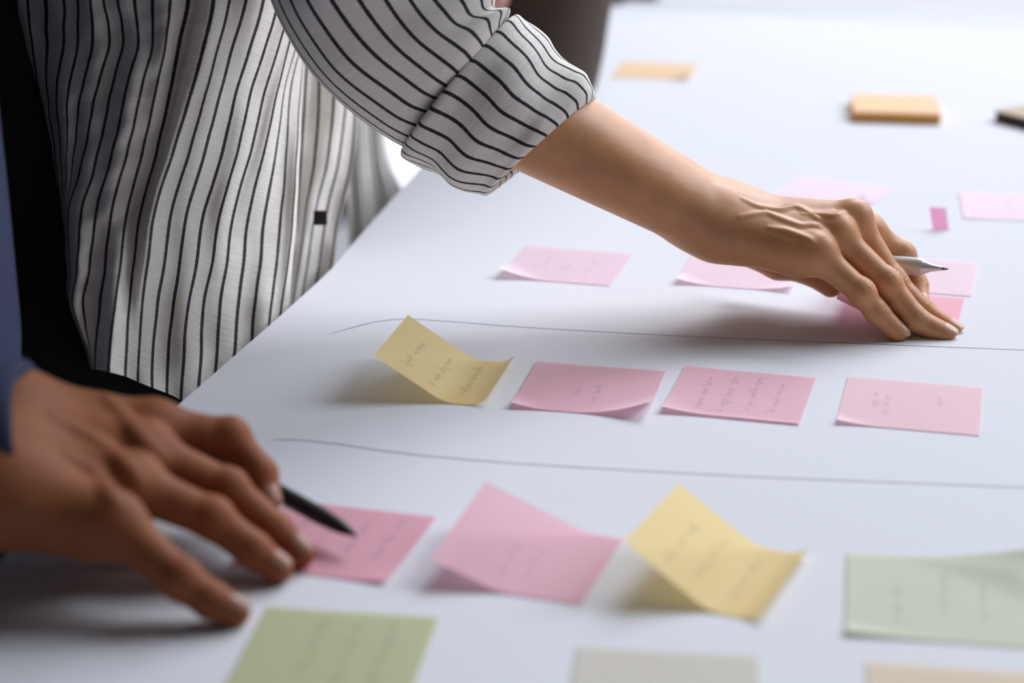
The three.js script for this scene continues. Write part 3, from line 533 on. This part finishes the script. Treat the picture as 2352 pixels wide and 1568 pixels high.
  const tail = sheet(60, 70, (a, b) => {
    const k = lerp(-1, 7, a), y = lerp(-100, 640, b), x = spline(ys3, t3.map((r) => spline(ks3, r, k)), y);
    return [A(x, y, 1.70 + 0.017 * k + 0.012 * Math.sin(k * 1.9 + y * 0.003)), (k + 0.5) / 4, b * 6];
  });
  // yoke and back, leaning over, out of the frame
  const yokeCaps = [cap(V(-0.40, T + 0.17, -1.38), V(-0.14, T + 0.45, -1.35), 0.15, 0.135), cap(V(-0.13, T + 0.40, -1.19), V(-0.10, T + 0.42, -1.52), 0.085, 0.085), cap(V(-0.12, T + 0.42, -1.34), V(-0.04, T + 0.47, -1.32), 0.11, 0.075)];
  const yb = bounds(yokeCaps, 0.03);
  const yoke = surfaceNets(union(yokeCaps, 0.06), yb.min, yb.max, 0.012, null, (x, y, z) => [(z * 100 + 0.5) / 4, (x + y) * 3]);
  const shirt = part('shirt', mergeGeometries([side, turnEdge, front, tail, yoke]), M.shirt, g);

  // sleeve: rings between its two outlines
  const tube = (rings, nu, nv, u0, nStripes, vLen, ripple) => {
    const ts = rings.map((_, i) => i), pick = (c) => (t) => spline(ts, rings.map((r) => r[c]), t), [lx, ly, rx, ry, dd, rb] = [0, 1, 2, 3, 4, 5].map(pick);
    return sheet(nu, nv, (a, b) => {
      const t = b * (rings.length - 1), an = a * Math.PI * 2, d = dd(t), pl = A(lx(t), ly(t), d), pr = A(rx(t), ry(t), d), c = pl.clone().add(pr).multiplyScalar(0.5), ax = pr.clone().sub(pl).multiplyScalar(0.5);
      const k = 1 + ripple(an, t) / ax.length(), sq = 0.12 * Math.sin(2 * an) ** 2;
      return [c.addScaledVector(ax, -Math.cos(an) * k * (1 + sq * 0.3)).addScaledVector(TOCAM, Math.sin(an) * rb(t) * k), u0 + a * nStripes / 4, b * vLen];
    });
  };
  const sleeveRings = [[610, -640, 930, -760, 1.15, 0.075], [600, -430, 935, -560, 1.15, 0.07], [592, -240, 950, -380, 1.15, 0.066], [600, -90, 985, -270, 1.153, 0.062], [625, 10, 1020, -180, 1.158, 0.058], [662, 90, 1062, -100, 1.164, 0.055], [712, 165, 1105, -30, 1.172, 0.052], [770, 225, 1138, 18, 1.18, 0.050], [845, 285, 1166, 40, 1.19, 0.047], [922, 336, 1190, 60, 1.20, 0.042], [965, 352, 1215, 82, 1.206, 0.036]];
  const sleeveGeo = tube(sleeveRings, 150, 110, 0.07, 28, 8.0, (an, t) => {
    const rt = sstep(0.2, 1, -Math.cos(an)), lt = sstep(0.4, 1, Math.cos(an)), free = 1 - 0.85 * lt;     // rt: upper right outline, lt: lower left outline
    return free * (0.0020 * Math.sin(an * 3 + t * 0.9) + 0.0030 * N3(Math.cos(an) * 1.3 + 4, t * 0.7, Math.sin(an) * 1.3)) + 0.0045 * rt * Math.sin(t * 4.2) * sstep(5.5, 8, t) - 0.008 * (1 - 0.9 * lt) * sstep(8.4, 9.3, t);
  });
  part('sleeve', sleeveGeo, M.shirt, shirt);
  const cuffRings = [[958, 345, 1200, 88, 1.206, 0.035], [932, 343, 1188, 62, 1.204, 0.040], [921, 352, 1186, 38, 1.203, 0.0445], [940, 366, 1212, 44, 1.205, 0.0465], [985, 394, 1250, 84, 1.208, 0.047], [1030, 424, 1276, 128, 1.212, 0.046], [1072, 440, 1322, 160, 1.216, 0.045], [1108, 446, 1352, 188, 1.220, 0.0435], [1132, 438, 1370, 215, 1.222, 0.042], [1140, 420, 1364, 232, 1.222, 0.038], [1128, 396, 1338, 240, 1.219, 0.034], [1095, 362, 1300, 222, 1.215, 0.032]];
  const cuffGeo = tube(cuffRings, 170, 90, 0.32, 29, 2.6, (an, t) => {
    const mid = sstep(1, 3, t) * (1 - sstep(8.4, 10, t)), near = sstep(-0.2, 0.9, Math.sin(an));
    return mid * (0.0012 * Math.sin(t * 2.6 + an) * (0.5 + 0.6 * near) + 0.0017 * N3(Math.cos(an) * 1.6 + 3, t * 1.1, Math.sin(an) * 1.6) + 0.0012 * Math.sin(an * 5 + t)) + 0.0016 * sstep(7, 9, t) * Math.sin(an * 4 + 0.6);
  });
  part('cuff', cuffGeo, M.shirt, shirt);
  const bpos = A(736, 500, 1.366), bg = new RoundedBoxGeometry(0.0092, 0.0098, 0.003, 3, 0.0012); bg.rotateX(-0.2); bg.translate(bpos.x, bpos.y, bpos.z);
  part('button', bg, M.black, shirt).userData.label = 'black shirt button';
  // trousers and shoes
  const leg = [cap(V(-0.36, T + 0.10, -1.27), V(-0.36, 0.42, -1.25), 0.108, 0.075), cap(V(-0.36, 0.42, -1.25), V(-0.42, 0.09, -1.25), 0.075, 0.055), cap(V(-0.36, T + 0.10, -1.45), V(-0.37, 0.42, -1.47), 0.108, 0.075), cap(V(-0.37, 0.42, -1.47), V(-0.43, 0.09, -1.47), 0.075, 0.055), cap(V(-0.385, T + 0.13, -1.29), V(-0.385, T + 0.13, -1.43), 0.12), cap(V(-0.308, T - 0.12, -1.21), V(-0.325, T + 0.05, -1.23), 0.112)];
  const lb = bounds(leg, 0.03); part('trousers', surfaceNets(union(leg, 0.05), lb.min, lb.max, 0.013), M.black, g);
  for (const z of [-1.25, -1.47]) { const s = [cap(V(-0.45, 0.045, z), V(-0.27, 0.036, z + 0.02), 0.045, 0.036)], b = bounds(s, 0.02), f = union(s, 0.01); part('shoe', surfaceNets((x, y, zz) => Math.max(f(x, y, zz), 0.002 - y), b.min, b.max, 0.008), M.shoe, g); }
}

// ---------------------------------------------------------------- the man in navy, nearest on the left
{
  const g = thing('person', 'person in navy at the left edge, blurred hand with black pen spread on the paper', 'person', V(0, 0, 0));
  const H = manHand(), skin = [0.29, 0.105, 0.045], col = skinColors(skin, H.reds);
  const neck = V(-0.44, T + 0.66, -0.93), head = headParts(neck, V(0.9, -0.4, 0.15), 0.088);
  const torso = [cap(V(-0.47, T + 0.14, -0.97), V(-0.45, T + 0.52, -0.95), 0.10, 0.10)];
  const bodyGeo = mergeGeometries([surfaceNets(H.full, H.box.min, H.box.max, 0.0024, col), surfaceNets(union(torso, 0.05), bounds(torso, 0.03).min, bounds(torso, 0.03).max, 0.014, () => skin), surfaceNets(head.fn, head.box.min, head.box.max, 0.006, () => skin)]);
  const body = part('body', bodyGeo, M.tanSkin, g);
  for (const n of H.nails) part('fingernail', n, std(lin(0.36, 0.17, 0.11), 0.45), body);
  addHead(g, body, head, skin);
  const sh = V(-0.43, T + 0.50, -0.76), sh2 = V(-0.46, T + 0.50, -1.14), elb = A(-640, 690, 0.86), wr = A(-75, 985, 0.905);
  const caps = [cap(V(-0.405, T + 0.06, -0.99), V(-0.41, T + 0.36, -0.97), 0.148, 0.152), cap(V(-0.44, T + 0.36, -0.96), V(-0.44, T + 0.54, -0.94), 0.15, 0.09), cap(sh, sh2, 0.075), cap(sh2, V(-0.56, T + 0.22, -1.12), 0.066, 0.055), cap(V(-0.56, T + 0.22, -1.12), V(-0.62, T + 0.02, -1.08), 0.055, 0.045)];
  const arm = [cap(sh, elb, 0.075, 0.056)];
  const b = bounds([...caps, ...arm], 0.03), fn = union([...caps, ...arm], 0.05);
  const top = part('sweater', surfaceNets((x, y, z) => fn(x, y, z) + 0.004 * N3(x * 14, y * 9, z * 14), b.min, b.max, 0.012), M.navy, g);
  // forearm sleeve with its cuff over the wrist
  const rings = [[-760, 900, -560, 470, 0.86, 0.058], [-560, 1100, -420, 620, 0.87, 0.052], [-330, 1200, -190, 730, 0.885, 0.047], [-150, 1240, -30, 805, 0.90, 0.043], [30, 1180, 46, 822, 0.905, 0.042], [100, 1178, 60, 842, 0.906, 0.041], [92, 1150, 50, 866, 0.906, 0.036]];
  const ts = rings.map((_, i) => i), pk = (c, t) => spline(ts, rings.map((r) => r[c]), t);
  part('sleeve', sheet(60, 40, (a, q) => { const t = q * 6, an = a * Math.PI * 2, d = pk(4, t), pl = A(pk(0, t), pk(1, t), d), pr = A(pk(2, t), pk(3, t), d), ax = pr.clone().sub(pl).multiplyScalar(0.5), k = 1 + 0.03 * N3(Math.cos(an), t * 1.5, Math.sin(an)); return [pl.add(pr).multiplyScalar(0.5).addScaledVector(ax, -Math.cos(an) * k).addScaledVector(TOCAM, Math.sin(an) * pk(5, t) * k), a * 3, q * 4]; }), M.navy, top);
  const leg = [cap(V(-0.47, T + 0.02, -0.88), V(-0.46, 0.42, -0.86), 0.10, 0.075), cap(V(-0.46, 0.42, -0.86), V(-0.52, 0.09, -0.86), 0.075, 0.055), cap(V(-0.47, T + 0.02, -1.06), V(-0.48, 0.42, -1.07), 0.10, 0.075), cap(V(-0.48, 0.42, -1.07), V(-0.54, 0.09, -1.07), 0.075, 0.055), cap(V(-0.48, T + 0.05, -0.90), V(-0.48, T + 0.05, -1.04), 0.12)];
  const lb = bounds(leg, 0.03); part('trousers', surfaceNets(union(leg, 0.05), lb.min, lb.max, 0.013), M.black, g);
  for (const z of [-0.86, -1.07]) { const s = [cap(V(-0.56, 0.045, z), V(-0.37, 0.036, z + 0.02), 0.045, 0.036)], bb = bounds(s, 0.02), f = union(s, 0.01); part('shoe', surfaceNets((x, y, zz) => Math.max(f(x, y, zz), 0.002 - y), bb.min, bb.max, 0.008), M.shoe, g); }
}

// ---------------------------------------------------------------- a third person in brown, bending over the far end
{
  const g = thing('person', 'person in brown bending over the far table corner, mostly hidden by the striped sleeve', 'person', V(0, 0, 0));
  const skin = [0.70, 0.36, 0.31];
  const neck = V(0.02, T + 0.50, -1.88), head = headParts(neck, V(0.5, -0.4, 0.7));
  const arm = chain([neck, V(0.0, T + 0.34, -1.86), A(1060, -70, 1.84), A(1096, -36, 1.822)], [0.05, 0.04, 0.024, 0.021]), fingers = [[[1118, -30, 1.812], [1140, -16, 1.803], [1152, 2, 1.80]], [[1112, -22, 1.81], [1132, -4, 1.80], [1140, 14, 1.80]], [[1104, -16, 1.81], [1120, 2, 1.80], [1126, 20, 1.80]], [[1096, -12, 1.812], [1108, 6, 1.803], [1112, 22, 1.80]], [[1084, -40, 1.81], [1088, -10, 1.795], [1100, 8, 1.79]]].map((f) => chain([A(1096, -34, 1.82), ...f.map((q) => A(...q))], [0.011, 0.0085, 0.0078, 0.0066]));
  for (const f of fingers) arm.push(...f);
  const armF = union(arm, 0.006), hb = head.box.clone().union(bounds(arm, 0.012));
  const body = part('body', surfaceNets((x, y, z) => smin(armF(x, y, z), head.fn(x, y, z), 0.02), hb.min, hb.max, 0.005, () => skin), M.skin, g);
  addHead(g, body, head, skin);
  const chestLow = A(1262, 130, 1.90);
  const caps = [cap(V(0.04, T + 0.12, -2.50), V(0.0, T + 0.24, -2.06), 0.10, 0.115), cap(V(0.0, T + 0.22, -2.02), V(0.02, T + 0.40, -1.90), 0.12, 0.11), cap(A(1262, 190, 1.885), A(1322, -120, 1.90), 0.040, 0.046), cap(A(1245, 185, 1.90), A(1250, -120, 1.95), 0.030, 0.062), cap(V(0.10, T + 0.40, -1.86), V(-0.12, T + 0.40, -1.96), 0.08)];
  const b = bounds(caps, 0.03), fn = union(caps, 0.04);
  part('cardigan', surfaceNets((x, y, z) => Math.max(fn(x, y, z) + 0.003 * N3(x * 20, y * 8, z * 20), (T + 0.003) - y - (z < -2.38 ? 1 : 0)), b.min, b.max, 0.009), M.brown, g);
  const leg = [cap(V(0.0, T + 0.06, -2.54), V(0.0, 0.42, -2.52), 0.08, 0.06), cap(V(0.0, 0.42, -2.52), V(0.0, 0.08, -2.56), 0.06, 0.045), cap(V(0.11, T + 0.06, -2.56), V(0.11, 0.42, -2.58), 0.08, 0.06), cap(V(0.11, 0.42, -2.58), V(0.11, 0.08, -2.62), 0.06, 0.045)];
  const lb = bounds(leg, 0.03); part('trousers', surfaceNets(union(leg, 0.03), lb.min, lb.max, 0.012), M.brown, g);
  for (const [x, z] of [[0.0, -2.56], [0.11, -2.62]]) { const s = [cap(V(x, 0.045, z - 0.03), V(x, 0.036, z + 0.15), 0.042, 0.034)], bb = bounds(s, 0.02), f = union(s, 0.01); part('shoe', surfaceNets((xx, y, zz) => Math.max(f(xx, y, zz), 0.002 - y), bb.min, bb.max, 0.008), M.shoe, g); }
}

renderer.render(scene, camera);
